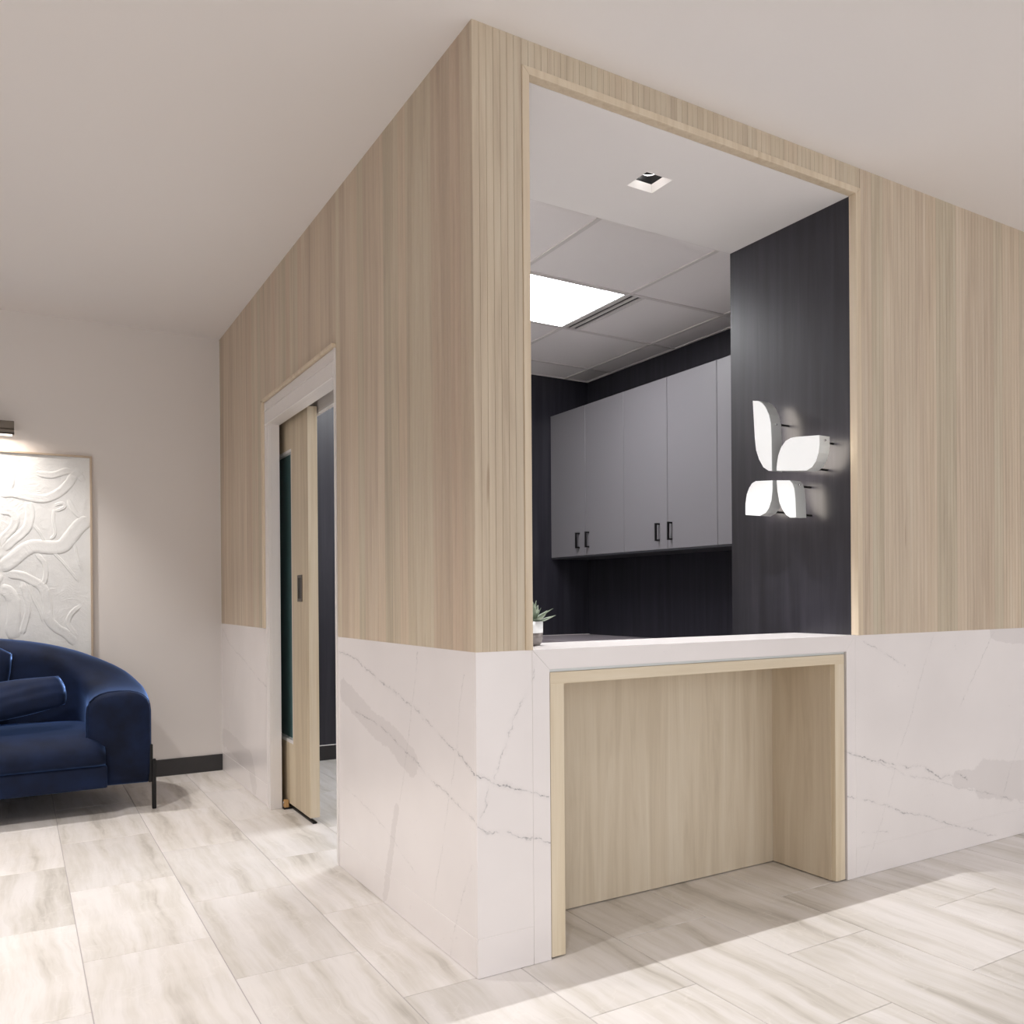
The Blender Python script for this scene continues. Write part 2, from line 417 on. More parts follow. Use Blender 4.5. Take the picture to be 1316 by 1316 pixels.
# ------------------------------------------------------------------ lobby shell
struct(obj('ceiling', box(-5.0, 0.06, -5.5, 3.7, HC, HC + 0.12), M['ceiling_paint']))
o = struct(obj('ceiling', box(0.06, 6.5, -5.5, 0.05, HC, HC + 0.12), M['ceiling_paint']))
wall_back = struct(obj('wall_back', box(-5.0, 0.0, LY, LY + 0.12, 0.0, HC), M['wall_paint']))
o = obj('baseboard_back', box(-5.0, -0.001, LY - 0.011, LY, 0.0, 0.103, 0.002), M['black_base']); struct(o)
struct(obj('wall_lobby_left', box(-5.12, -5.0, -5.5, 3.7, 0.0, HC), M['wall_paint']))
struct(obj('wall_lobby_right', box(6.5, 6.62, -5.5, 0.05, 0.0, HC), M['wall_paint']))

# ------------------------------------------------------------------ booth: left wall (x = 0), front wall (y = 0)
D0, D1 = 1.232, 2.372            # door opening along y, inside the white casing
wl = bmesh.new()
add_box(wl, 0.013, 0.145, 0.14, D0, 0.0, 2.80)
add_box(wl, 0.013, 0.055, D1 + 0.002, LY, 0.0, 2.80)
add_box(wl, 0.013, 0.055, D0, D1 + 0.002, 2.10, 2.80)
add_box(wl, 0.140, 0.158, D1 + 0.002, YB, 0.0, 2.80)
add_box(wl, 0.140, 0.158, D0, D1 + 0.002, 1.992, 2.80)
wall_left = struct(obj('wall_left', wl, M['wall_paint']))
obj('pocket_lining', box(0.0555, 0.0575, D0 + 0.001, LY - 0.03, 2.14, 2.15), M['dark_cavity'], wall_left)
wall_front = struct(obj('wall_front', box(XL + 0.03, 3.9, 0.013, 0.14, 0.0, 2.80), M['wall_paint']))
wall_stub = struct(obj('wall_front', box(0.013, 0.163, 0.013, 0.14, 0.0, 2.80), M['wall_paint']))
wall_head = struct(obj('wall_front', box(0.163, XL + 0.03, 0.031, 0.14, ZS + 0.05, 2.80), M['wall_paint']))

# poplar boards: three beads to a board, run as parts of the wall they clad
BW = 0.0686
def board_mesh(h, wd):
    n = max(1, round(wd / 0.02287)); bw = wd / n; gr = 0.0008; t = 0.0125; dp = 0.0017
    pts = [(0.0, -t + dp + 0.0)]
    pts = []
    for k in range(n):
        x0 = k * bw; x1 = x0 + bw
        pts += [(x0, dp), (x0 + gr, 0.0), (x1 - gr, 0.0)]
    pts += [(wd, dp), (wd, t), (0.0, t)]
    bm = prism(pts, 'z', 0.0, h)
    me = bpy.data.meshes.new('wood_board'); bm.to_mesh(me); bm.free(); me.materials.append(M['board'])
    return me
_bm = {}
def bmesh_of(h, wd):
    k = (round(h, 3), round(wd, 4))
    if k not in _bm: _bm[k] = board_mesh(h, wd)
    return _bm[k]
PAL = [(1.0, 0.985, 0.96), (0.97, 0.94, 0.91), (0.95, 0.96, 0.92), (1.0, 0.97, 0.93), (0.92, 0.93, 0.885), (0.96, 0.90, 0.865), (1.02, 0.995, 0.97), (0.90, 0.86, 0.825), (0.89, 0.91, 0.86)]
GREY = [(0.98, 0.985, 0.94), (0.96, 0.96, 0.91), (1.0, 0.985, 0.94), (0.95, 0.94, 0.895), (0.97, 0.975, 0.94)]
rb = random.Random(11)
def tint(pal=None):
    c = rb.choice(pal or PAL); f = rb.uniform(0.97, 1.03)
    return (c[0] * f, c[1] * f, c[2] * f, 1)
def run_right(a, b, z0, z1, wall):
    x = a
    while x < b - 0.004:
        wd = min(BW, b - x)
        inst('wood_board', bmesh_of(z1 - z0, wd), (x, 0.0, z0), 0, wall, tint(GREY if wall is not wall_front else None))
        x += wd
def run_left(a, b, z0, z1):
    y = a
    while y < b - 0.004:
        wd = min(BW, b - y)
        inst('wood_board', bmesh_of(z1 - z0, wd), (0.0, y + wd, z0), -math.pi / 2, wall_left, tint())
        y += wd
run_right(0.0, 0.164, ZC, HC, wall_stub)
run_right(0.164, XL + 0.027, 2.661, HC, wall_head)
run_right(XL + 0.027, 3.6, ZC, HC, wall_front)
run_left(0.0126, D0, ZC, HC)
run_left(D0, D1 + 0.05, 2.130, HC)
run_left(D1 + 0.05, LY, ZC, HC)

# quartz wainscot: tall panel above a separate skirting, a fine joint between them
J = 0.0007
ZK = 0.113; XR_ = 1.632
def quartz_right(a, b, wall_front):
    obj('stone_panel', box(a, b, 0.0, 0.0125, ZK + J, ZC, 0.0007), M['quartz_right'], wall_front)
    obj('stone_skirting', box(a, b, -0.0006, 0.0125, 0.0008, ZK - J, 0.0007), M['quartz_right'], wall_front)
    obj('joint_highlight', box(a, b, 0.0006, 0.011, ZK - J, ZK + J), M['white_trim'], wall_front)  # white strip imitates the bevel highlight along the joint
def quartz_left(a, b):
    obj('stone_panel', box(0.0, 0.0125, a, b, ZK + J, ZC, 0.0007), M['quartz_left'], wall_left)
    obj('stone_skirting', box(-0.0006, 0.0125, a, b, 0.0008, ZK - J, 0.0007), M['quartz_left'], wall_left)
    obj('joint_highlight', box(0.0006, 0.011, a, b, ZK - J, ZK + J), M['white_trim'], wall_left)
obj('joint_highlight', box(0.1858, 0.1872, 0.001, 0.012, 0.02, ZC - 0.001), M['white_trim'], wall_stub)  # upright joints get the same painted highlight line
obj('joint_highlight', box(XR_, 1.6335, 0.001, 0.012, 0.02, ZC - 0.001), M['white_trim'], wall_front)
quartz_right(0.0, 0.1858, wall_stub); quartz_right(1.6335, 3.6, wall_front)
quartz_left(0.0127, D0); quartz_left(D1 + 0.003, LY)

# wooden trim round the opening over the counter
tl = prism([(0.164, ZC), (0.188, ZC), (0.188, ZS), (0.164, 2.661)], 'y', -0.005, 0.03)
tr = prism([(XL, ZC), (XL + 0.027, ZC), (XL + 0.027, 2.661), (XL, ZS)], 'y', -0.005, 0.03)
tt = prism([(0.1644, 2.661), (XL + 0.0266, 2.661), (XL, ZS + 0.0004), (0.188, ZS + 0.0004)], 'y', -0.005, 0.03)
trim_1 = struct(obj('trim_1', tt, M['trim_wood']))
bevel_mod(trim_1, 0.0012, 1)
for b_ in (tl, tr): bevel_mod(obj('jamb_trim', b_, M['trim_wood'], trim_1), 0.0012, 1)

# soffit over the counter with a square hole for the downlight, dark pier that carries the sign
LX, LYY, LS = 0.912, 0.338, 0.062
sb = bmesh.new()
for a in ((0.15, LX - LS, 0.03, 0.68), (LX + LS, XL, 0.03, 0.68), (LX - LS, LX + LS, 0.03, LYY - LS), (LX - LS, LX + LS, LYY + LS, 0.68)):
    add_box(sb, a[0], a[1], a[2], a[3], ZS, ZS + 0.012)
add_box(sb, 0.15, XL, 0.668, 0.68, ZS + 0.012, ZA)
soffit = struct(obj('ceiling_soffit', sb, M['ceiling_paint']))
pier = struct(obj('wall_right', box(XL, XL + 0.16, 0.031, 0.68, 0.0, ZA + 0.02), M['black_oak']))

# office shell
wall_inner_back = struct(obj('wall_inner_back', box(0.158, XW + 0.12, YB, YB + 0.1, 0.0, 2.9), M['black_oak']))
wall_inner_right = struct(obj('wall_inner_right', box(XW, XW + 0.12, 0.14, YB, 0.0, 2.9), M['black_oak']))
bi = struct(obj('baseboard_inner', box(0.16, XW, YB - 0.012, YB, 0.0, 0.098), M['black_base']))
obj('top_bead', box(0.16, XW, YB - 0.013, YB, 0.098, 0.102), M['white_trim'], bi)
# suspended ceiling: tiles lying in a grid
GX = [0.439, 1.158, 1.877, 2.596]; GY = [0.99, 1.725, 2.435, 3.18]
act = struct(obj('ceiling', box(0.15, XW + 0.1, 0.66, YB + 0.08, ZA + 0.06, ZA + 0.10), M['ceiling_paint']))
xs = [0.158] + GX + [XW]; ys = [0.68] + GY + [YB]
for i in range(len(xs) - 1):
    for j in range(len(ys) - 1):
        if i in (1, 2) and j == 2: continue                     # the light panel and the added one lie here
        x0 = xs[i]
        if i == 3 and j == 2: x0 = 1.998                   # beside the air slot
        obj('ceiling_tile', box(x0 + 0.009, xs[i + 1] - 0.009, ys[j] + 0.009, ys[j + 1] - 0.009, ZA + 0.006, ZA + 0.020, 0.002), M['act'], act)
for x in GX: obj('grid_bar', box(x - 0.012, x + 0.012, 0.68, YB, ZA, ZA + 0.03), M['grid_white'], act)
for y in GY: obj('grid_bar', box(0.158, XW, y - 0.012, y + 0.012, ZA + 0.0004, ZA + 0.03), M['grid_white'], act)
for a in ((0.158, 0.17, 0.68, YB), (XW - 0.014, XW, 0.68, YB), (0.158, XW, YB - 0.014, YB), (0.158, XW, 0.68, 0.694)):
    obj('wall_angle', box(a[0], a[1], a[2], a[3], ZA - 0.0005, ZA + 0.03), M['grid_white'], act)

# ------------------------------------------------------------------ recessed square downlight in the soffit
t = thing('recessed_downlight', 'small square recessed downlight in the white soffit over the counter', 'downlight', (LX, LYY, ZS))
M['down_reflector'] = plain('white_reflector', srgb(238, 234, 232), 0.5)
def frustum(a, za, b, zb):
    bm = bmesh.new()
    A = [bm.verts.new((LX + sx * a, LYY + sy * a, za)) for sx, sy in ((-1, -1), (1, -1), (1, 1), (-1, 1))]
    B = [bm.verts.new((LX + sx * b, LYY + sy * b, zb)) for sx, sy in ((-1, -1), (1, -1), (1, 1), (-1, 1))]
    A2 = [bm.verts.new((LX + sx * (a + .002), LYY + sy * (a + .002), za + .0)) for sx, sy in ((-1, -1), (1, -1), (1, 1), (-1, 1))]
    B2 = [bm.verts.new((LX + sx * (b + .002), LYY + sy * (b + .002), zb)) for sx, sy in ((-1, -1), (1, -1), (1, 1), (-1, 1))]
    for k in range(4):
        l = (k + 1) % 4
        bm.faces.new((A[k], A[l], B[l], B[k])); bm.faces.new((A2[k], B2[k], B2[l], A2[l]))
        bm.faces.new((A[k], A2[k], A2[l], A[l])); bm.faces.new((B[k], B[l], B2[l], B2[k]))
    return bm
obj('reflector', frustum(LS - 0.002, ZS - 0.0008, 0.047, ZS + 0.024), M['down_reflector'], t)
hb = bmesh.new(); add_box(hb, LX - 0.05, LX + 0.05, LYY - 0.05, LYY + 0.05, ZS + 0.085, ZS + 0.09)
for a in ((-0.053, -0.050, -0.05, 0.05), (0.050, 0.053, -0.05, 0.05), (-0.053, 0.053, -0.053, -0.050), (-0.053, 0.053, 0.050, 0.053)):
    add_box(hb, LX + a[0], LX + a[1], LYY + a[2], LYY + a[3], ZS + 0.024, ZS + 0.088)
obj('housing', hb, M['black_metal'], t)
rg = bmesh.new(); add_tube(rg, [(LX + 0.033 * math.cos(k * math.pi / 16), LYY + 0.033 * math.sin(k * math.pi / 16), ZS + 0.042) for k in range(32)], 0.0028, 6, True)
obj('gimbal_ring', rg, M['chrome'], t, True)
lb = bmesh.new(); add_lathe(lb, [(0.022, ZS + 0.058), (0.026, ZS + 0.062), (0.026, ZS + 0.084)], LX, LYY, 24)
obj('lamp', lb, emis('lamp_glow', (1, 0.97, 0.93, 1), 25), t)
spot('soffit_spot', (LX, LYY, ZS + 0.03), 150, 60, 0.45, 0.012, NEUT, None).parent = None

# light panel and air slot of the office ceiling
def light_panel(x0, x1, y0, y1, label):
    t = thing('light_panel', label, 'ceiling light', ((x0 + x1) / 2, (y0 + y1) / 2, ZA), 'light panels of the office ceiling')
    obj('diffuser', box(x0 + 0.022, x1 - 0.022, y0 + 0.022, y1 - 0.022, ZA + 0.003, ZA + 0.008), M['panel_glow'], t)
    fb = bmesh.new()
    for a in ((x0 + 0.0125, x0 + 0.023, y0 + 0.0125, y1 - 0.0125), (x1 - 0.023, x1 - 0.0125, y0 + 0.0125, y1 - 0.0125), (x0 + 0.023, x1 - 0.023, y0 + 0.0125, y0 + 0.023), (x0 + 0.023, x1 - 0.023, y1 - 0.023, y1 - 0.0125)):
        add_box(fb, a[0], a[1], a[2], a[3], ZA + 0.001, ZA + 0.014)
    obj('frame', fb, M['grid_white'], t)
M['panel_glow'] = emis('panel_glow', (0.96, 0.975, 1.0, 1), 17)
light_panel(1.158, 1.877, 1.725, 2.435, 'bright square light panel in the office ceiling beside the air slot')
light_panel(0.439, 1.158, 1.725, 2.435, 'added square light panel to brighten the office, unseen behind the left jamb')  # unseen panel, added because the office ceiling came out too dark
t = thing('air_slot', 'white linear air slot beside the bright ceiling light panel', 'air vent', (1.94, 2.08, ZA))
obj('back_box', box(1.892, 1.994, 1.738, 2.422, ZA + 0.010, ZA + 0.045), M['slot_dark'], t)
for a, b_ in ((1.8895, 1.898), (1.924, 1.944), (1.970, 1.989), (1.9915, 1.997)):
    obj('rail', box(a, b_, 1.7385, 2.4215, ZA + 0.001, ZA + 0.0098, 0.001), M['grid_white'], t)

# ------------------------------------------------------------------ sliding door and its casing
cs = bmesh.new()
add_box(cs, -0.006, 0.0125, D1 - 0.006, D1 + 0.020, 0.0, 2.112, 0.001)      # left casing edge
add_box(cs, 0.0125, 0.055, D1 - 0.042, D1 - 0.002, 0.0, 1.995, 0.001)       # jamb reveal
add_box(cs, -0.004, 0.0125, D1 - 0.042, D1 - 0.006, 0.0, 1.995, 0.001)
add_box(cs, -0.006, 0.0125, D0 + 0.001, D0 + 0.016, 0.0, 2.112, 0.001)
add_box(cs, 0.0125, 0.145, D0 + 0.001, D0 + 0.010, 0.0, 1.995, 0.001)
casing = struct(obj('trim_2', cs, M['white_trim']))
obj('head_board', box(-0.004, 0.0125, D0 + 0.016, D1 - 0.006, 2.060, 2.112, 0.0012), M['white_trim'], casing)
obj('valance', box(-0.009, 0.0125, D0 + 0.016, D1 - 0.006, 1.996, 2.0595, 0.0014), M['white_trim'], casing)
obj('valance_bead', box(-0.014, 0.0125, D0 + 0.016, D1 - 0.006, 1.988, 1.9955, 0.003, 2), M['white_trim'], casing)
obj('valance_bead', box(-0.014, -0.0042, D0 + 0.016, D1 - 0.006, 2.0598, 2.064, 0.0015), M['white_trim'], casing)
obj('soffit_strip', box(0.0125, 0.055, D0 + 0.010, D1 - 0.042, 1.990, 2.000), M['white_trim'], casing)
obj('inner_fascia', box(0.137, 0.160, D0 + 0.010, D1 + 0.3, 1.990, 2.004, 0.0008), M['white_trim'], casing)
to = bmesh.new()
add_box(to, -0.018, 0.0125, D1 + 0.020, D1 + 0.0495, ZC + 0.001, 2.129, 0.0025)
wt = obj('wood_casing', to, M['trim_wood'], casing)
obj('wood_casing', box(-0.018, 0.0125, D0 + 0.001, D1 + 0.0495, 2.113, 2.1295, 0.0025), M['trim_wood'], casing)

DX0, DX1, DY0, DY1 = 0.085, 0.133, 1.935, 2.95
door = struct(obj('door_1', box(DX0, DX1, DY0, 2.222, 0.03, 2.02, 0.0012), M['door_wood']), 'pale oak pocket door with a tall narrow glass lite, half slid open')
obj('edge_lipping', box(DX0 + 0.0005, DX1 - 0.0005, DY0 - 0.004, DY0 - 0.0001, 0.03, 2.02, 0.0008), M['veneer_v'], door)
obj('door_rail', box(DX0, DX1, 2.222, DY1, 1.856, 2.02, 0.0008), M['door_wood'], door)
obj('door_rail', box(DX0, DX1, 2.222, DY1, 0.03, 0.345, 0.0008), M['door_wood'], door)
obj('door_stile', box(DX0, DX1, 2.66, DY1, 0.345, 1.856, 0.0008), M['door_wood'], door)
m, nt, b = node_mat('teal_glass')
b.inputs['Base Color'].default_value = srgb(120, 158, 160); b.inputs['Roughness'].default_value = 0.25
b.inputs['Transmission Weight'].default_value = 0.35; b.inputs['IOR'].default_value = 1.45
M['glass'] = m
obj('glass', box(0.110, 0.116, 2.2225, 2.6595, 0.3455, 1.8555), M['glass'], door)
gb = bmesh.new()
for a in ((2.2222, 2.230, 0.3452, 1.8558), (2.652, 2.6598, 0.3452, 1.8558), (2.230, 2.652, 0.3452, 0.362), (2.230, 2.652, 1.842, 1.8558)):
    add_box(gb, DX0 + 0.0005, DX0 + 0.0245, a[0], a[1], a[2], a[3])
obj('glazing_bead', gb, M['white_trim'], door)
# flush pull
hp = bmesh.new()
ha, hb_, hz0, hz1 = 2.035, 2.115, 1.075, 1.207
for a in ((ha, hb_, hz0, hz0 + 0.014), (ha, hb_, hz1 - 0.014, hz1), (ha, ha + 0.016, hz0 + 0.014, hz1 - 0.014), (hb_ - 0.016, hb_, hz0 + 0.014, hz1 - 0.014)):
    add_box(hp, DX0 - 0.0035, DX0 + 0.0002, a[0], a[1], a[2], a[3])
h_ = obj('flush_pull', hp, M['bronze'], door); bevel_mod(h_, 0.001, 2)
obj('pull_recess', box(DX0 - 0.0008, DX0 + 0.0001, ha + 0.014, hb_ - 0.014, hz0 + 0.012, hz1 - 0.012), M['black_metal'], h_)
gl = thing('door_guide', 'small wooden floor guide block with black rail under the sliding door', 'door guide', (0.09, 2.2, 0.0))
obj('rail', box(0.099, 0.119, 1.935, 2.372, 0.0, 0.008, 0.001), M['black_metal'], gl)
obj('block', box(0.060, 0.082, 2.300, 2.3295, 0.008, 0.046, 0.002), M['guide_wood'], gl)
obj('foot', box(0.056, 0.099, 2.298, 2.3295, 0.0, 0.008, 0.001), M['black_metal'], gl)
bb = bmesh.new(); add_tube(bb, [(0.060, 2.312, 0.034), (0.055, 2.312, 0.034)], 0.006, 10)
obj('screw', bb, M['chrome'], gl, True)

# ------------------------------------------------------------------ counter: quartz waterfall frame, oak-lined knee space
t = thing('reception_counter', 'white veined quartz counter top with apron and side legs above the knee space', 'counter', (0.91, 0.15, 0.0))
obj('countertop', box(0.1895, XL - 0.0005, 0.0188, 0.315, ZC - 0.020, ZC), M['quartz_right'], t)
XR = 1.632
def mit(pts): return prism(pts, 'y', -0.0006, 0.019)
obj('apron', mit([(0.1878, ZC), (XR - 0.0004, ZC), (1.582, 0.8745), (0.247, 0.8745)]), M['quartz_right'], t)
obj('counter_leg', mit([(0.1872, 0.001), (0.2468, 0.001), (0.2468, 0.8742), (0.1872, ZC - 0.0006)]), M['quartz_right'], t)
obj('counter_leg', mit([(1.5822, 0.001), (XR, 0.001), (XR, ZC - 0.0006), (1.5822, 0.8742)]), M['quartz_right'], t)
obj('gap_lightener', box(0.2475, 1.5815, 0.010, 0.018, 0.8652, 0.8740), M['silver'], t)  # pale strip added to lighten the shaded gap under the apron
obj('rear_panel', box(0.165, XL - 0.001, 0.362, 0.38, 0.0, 0.80), M['black_oak'], t)

KX0, KX1, KZ = 0.2505, 1.5715, 0.8645
KI0, KI1, KIZ, KY = 0.2995, 1.519, 0.829, 0.337
t = thing('knee_space_liner', 'pale oak box lining the recessed knee space under the quartz counter', 'cabinet liner', (0.91, 0.15, 0.0))
k = obj('upright', box(KX0, KI0, 0.002, KY, 0.006, KZ - 0.0354, 0.0006), M['veneer_v'], t)
obj('upright', box(KI1, KX1, 0.002, KY, 0.006, KZ - 0.0354, 0.0006), M['veneer_v'], t)
obj('head', box(KX0, KX1, 0.002, KY, KIZ, KZ, 0.0006), M['veneer_h'], t)
obj('back_panel', box(KI0 + 0.0003, KI1 - 0.0003, KY - 0.019, KY, 0.004, KIZ - 0.0003), M['veneer'], t)
obj('side_panel', box(KI1 - 0.0025, KI1 - 0.0002, 0.022, KY - 0.0195, 0.005, KIZ - 0.0004), M['veneer'], t)
obj('side_panel', box(KI0 + 0.0002, KI0 + 0.0025, 0.022, KY - 0.0195, 0.005, KIZ - 0.0004), M['veneer'], t)

# office desk along the right wall
t = thing('office_desk', 'low grey veined worktop against the dark office wall behind the counter', 'desk', (2.45, 2.1, 0.0))
obj('worktop', box(2.07, XW - 0.001, 0.70, YB - 0.001, 0.757, 0.785, 0.0015), M['worktop'], t)
obj('backsplash_bead', box(2.07, XW - 0.001, YB - 0.009, YB - 0.001, 0.785, 0.789), M['grid_white'], t)
obj('end_panel', box(2.12, XW - 0.001, 0.70, 0.72, 0.0, 0.757), M['black_oak'], t)
obj('end_panel', box(2.12, XW - 0.001, YB - 0.034, YB - 0.014, 0.0, 0.757), M['black_oak'], t)

# ------------------------------------------------------------------ wall cabinets, three units
CX = 2.459; CZ0, CZ1 = 1.397, 2.498
edges = [3.517, 3.039, 2.570, 2.105, 1.643, 1.175, 0.705]
labels = ['grey two-door wall cabinet in the far corner of the dark office', 'middle grey two-door wall cabinet with handles beside the corner unit', 'grey wall cabinet half hidden by the dark wall with the sign']
for c in range(3):
    ya, ym, yb = edges[2 * c], edges[2 * c + 1], edges[2 * c + 2]
    t = thing('wall_cabinet', labels[c], 'cabinet', (CX + 0.17, ym, CZ0), 'grey wall cabinets of the office')
    obj('carcass', box(CX + 0.020, XW - 0.001, yb + 0.001, ya - 0.001, CZ0, CZ1), M['cabinet'], t)
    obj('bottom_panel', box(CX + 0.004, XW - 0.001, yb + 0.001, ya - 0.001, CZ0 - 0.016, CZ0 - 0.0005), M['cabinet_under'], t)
    for (a, b_, hy) in ((ym + 0.0018, ya - 0.0015, ym + 0.085), (yb + 0.0015, ym - 0.0018, ym - 0.040)):
        d_ = obj('door', box(CX, CX + 0.019, a, b_, CZ0 - 0.004, CZ1, 0.0012), M['cabinet'], t)
        hh = bmesh.new()
        add_box(hh, CX - 0.034, CX - 0.024, hy - 0.0065, hy + 0.0065, 1.447, 1.563)
        add_box(hh, CX - 0.026, CX - 0.0003, hy - 0.0065, hy + 0.0065, 1.447, 1.458)
        add_box(hh, CX - 0.026, CX - 0.0003, hy - 0.0065, hy + 0.0065, 1.552, 1.563)
        obj('handle', hh, M['black_metal'], d_)

# ------------------------------------------------------------------ backlit petal sign
t = thing('wall_sign', 'backlit white sign of four petal shapes on the dark wall', 'sign', (XL, 0.25, 1.66))
M['sign_face'] = emis('sign_face', (0.96, 0.99, 1.0, 1), 0.30)
M['sign_back'] = emis('sign_back', (1.0, 0.90, 0.78, 1), 6.0)
XF, XB = 1.530, 1.588
def dense(pts, close=True):
    return pts
for q, P in enumerate(PETALS):
    cy = sum(a for a, _ in P) / len(P); cz = sum(b for _, b in P) / len(P)
    n_ = len(P); sb = bmesh.new()
    def ins(f): return [(cy + (a - cy) * f, cz + (b - cz) * f) for a, b in P]
    loops = [[sb.verts.new((x_, a, b)) for a, b in o_] for x_, o_ in ((XF, P), (XB, P), (XB, ins(0.96)), (XF + 0.004, ins(0.96)))]
    for A, B in zip(loops, loops[1:]):
        for k in range(n_): sb.faces.new((A[k], A[(k + 1) % n_], B[(k + 1) % n_], B[k]))
    sb.faces.new(loops[0]); sb.faces.new(loops[-1])
    r_ = obj('petal', sb, M['silver'], t)
    obj('face', prism(P, 'x', XF - 0.003, XF - 0.0002), M['sign_face'], r_)
    obj('glow_plate', prism(ins(0.93), 'x', XF + 0.044, XF + 0.048), M['sign_back'], r_)
    sp = {0: [(0.330, 1.80), (0.330, 1.63)], 1: [(0.10, 1.69), (0.13, 1.59)], 2: [(0.335, 1.55), (0.36, 1.44)], 3: [(0.215, 1.53), (0.21, 1.415)]}[q]
    for a, b_ in sp:
        s_ = bmesh.new(); add_tube(s_, [(XB + 0.003, a + 0.012, b_), (XL - 0.0005, a + 0.012, b_)], 0.0045, 10)
        obj('standoff', s_, M['black_metal'], r_, True)
    hd = {0: [(0.3265, 1.795), (0.3228, 1.628)], 1: [(0.0765, 1.69)], 2: [], 3: [(0.2035, 1.533)]}[q]
    for a, b_ in hd:
        s_ = bmesh.new(); add_tube(s_, [((XF + XB) / 2, a + 0.004, b_), ((XF + XB) / 2, a - 0.003, b_)], 0.0042, 10)
        obj('screw', s_, M['chrome'], r_, True)

# ------------------------------------------------------------------ succulent in a two-tone pot
px, py = 0.300, 0.212
t = thing('potted_succulent', 'small green succulent in a white and grey pot on the counter', 'plant', (px, py, ZC + 0.0005))
z0 = ZC + 0.0005
M['pot_white'] = plain('pot_white', srgb(226, 229, 230), 0.45)
M['pot_grey'] = plain('pot_grey', srgb(128, 122, 120), 0.55)
pb = bmesh.new(); add_lathe(pb, [(0.036, z0), (0.0415, z0 + 0.006), (0.0455, z0 + 0.020), (0.0470, z0 + 0.040)], px, py)
obj('pot_base', pb, M['pot_grey'], t, True)
pb = bmesh.new(); add_lathe(pb, [(0.0470, z0 + 0.0403), (0.0475, z0 + 0.078), (0.0445, z0 + 0.078), (0.0440, z0 + 0.050)], px, py)
obj('pot_rim', pb, M['pot_white'], t, True)
pb = bmesh.new(); add_lathe(pb, [(0.0436, z0 + 0.052), (0.0436, z0 + 0.070), (0.02, z0 + 0.074)], px, py)
obj('soil', pb, M['soil'], t, True)
def leaf_mat():
    m, nt, b = node_mat('succulent_leaf'); g = G(nt)
    tc = g.n('ShaderNodeTexCoord')
    n_ = g.noise(tc.outputs['Object'], 60, 3)
    g.link(g.ramp(n_, [(0.3, srgb(104, 118, 101)), (0.7, srgb(150, 162, 142))]), b.inputs['Base Color'])
    b.inputs['Roughness'].default_value = 0.45
    return m
M['leaf'] = leaf_mat()
def leaf(az, el, L_, wd, curl):
    bm = bmesh.new(); rings = []
    d = Vector((math.cos(az), math.sin(az), 0)); s = Vector((-math.sin(az), math.cos(az), 0))
    p = Vector((px, py, z0 + 0.070)) + d * 0.008; a = el; N = 9
    for i in range(N + 1):
        f = i / N
        wv = wd * (0.45 + 1.9 * f * (1 - f) * 1.3 - 0.0) * (1 - f ** 3) + 0.0006
        up = -d * math.sin(a) + Vector((0, 0, 1)) * math.cos(a)
        th = 0.42 * wv + 0.0004
        ring = []
        for cx_, cz_ in ((-1, 0.35), (-0.5, -0.35), (0, -0.7), (0.5, -0.35), (1, 0.35), (0.45, 0.35), (0, 0.15), (-0.45, 0.35)):
            ring.append(bm.verts.new(p + s * cx_ * wv + up * cz_ * th))
        rings.append(ring)
        p = p + (d * math.cos(a) + Vector((0, 0, 1)) * math.sin(a)) * (L_ / N)
        a += curl / N
    for A, B in zip(rings, rings[1:]):
        for k in range(8): bm.faces.new((A[k], A[(k + 1) % 8], B[(k + 1) % 8], B[k]))
    bm.faces.new(rings[0]); bm.faces.new(rings[-1])
    return bm
R_ = -0.55
for az, el, L_, wd, cu in [(R_ + 0.10, 0.72, 0.088, 0.0115, -0.30), (R_ + 0.25, 0.28, 0.088, 0.0150, 0.05), (R_ - 0.6, 0.35, 0.070, 0.0155, 0.3), (-1.7, 0.95, 0.075, 0.016, 0.3),
                           (0.8, 1.05, 0.090, 0.015, 0.15), (2.0, 0.9, 0.085, 0.015, 0.2), (-2.4, 0.7, 0.085, 0.016, 0.1), (2.9, 0.55, 0.090, 0.015, 0.1), (-0.9, 1.25, 0.078, 0.016, 0.15), (1.6, 1.35, 0.092, 0.015, 0.0), (0.2, 0.95, 0.070, 0.015, 0.2),
                           (R_ - 0.15, 0.95, 0.062, 0.0135, 0.1), (R_ + 0.5, 0.55, 0.075, 0.0135, 0.1)]:
    obj('leaf', leaf(az, el, L_, wd * 1.35, cu), M['leaf'], t, True)

# ------------------------------------------------------------------ relief picture and its lamp
AX0, AX1, AZ0, AZ1 = -2.07, -0.728, 0.72, 1.938
yw = LY - 0.0005
t = thing('relief_picture', 'large white plaster relief of winding channels in a thin pale wooden frame', 'picture', ((AX0 + AX1) / 2, yw, AZ0))
M['frame_wood'] = plain('frame_wood', srgb(190, 172, 152), 0.5)
def plaster():
    m, nt, b = node_mat('white_plaster'); g = G(nt)
    tc = g.n('ShaderNodeTexCoord')
    b.inputs['Base Color'].default_value = srgb(229, 230, 229); b.inputs['Roughness'].default_value = 0.8
    v = tc.outputs['Object']
    wv = g.vec('ADD', v, g.vec('SCALE', g.noise(v, 3.0, 2, out='Color'), scale=0.5))
    h1 = g.noise(g.vec('MULTIPLY', wv, (22.0, 22.0, 150.0)), 1.0, 3, 0.6)
    h2 = g.noise(v, 55.0, 4, 0.65)
    m1 = g.smooth(g.noise(v, 6.5, 2), 0.45, 0.6)
    g.bump(g.math('ADD', g.math('MULTIPLY', g.math('MULTIPLY', h1, m1), 0.8), g.math('MULTIPLY', h2, 0.5)), 0.4, 0.008, b)
    return m
M['plaster'] = plaster()
fw_ = 0.011
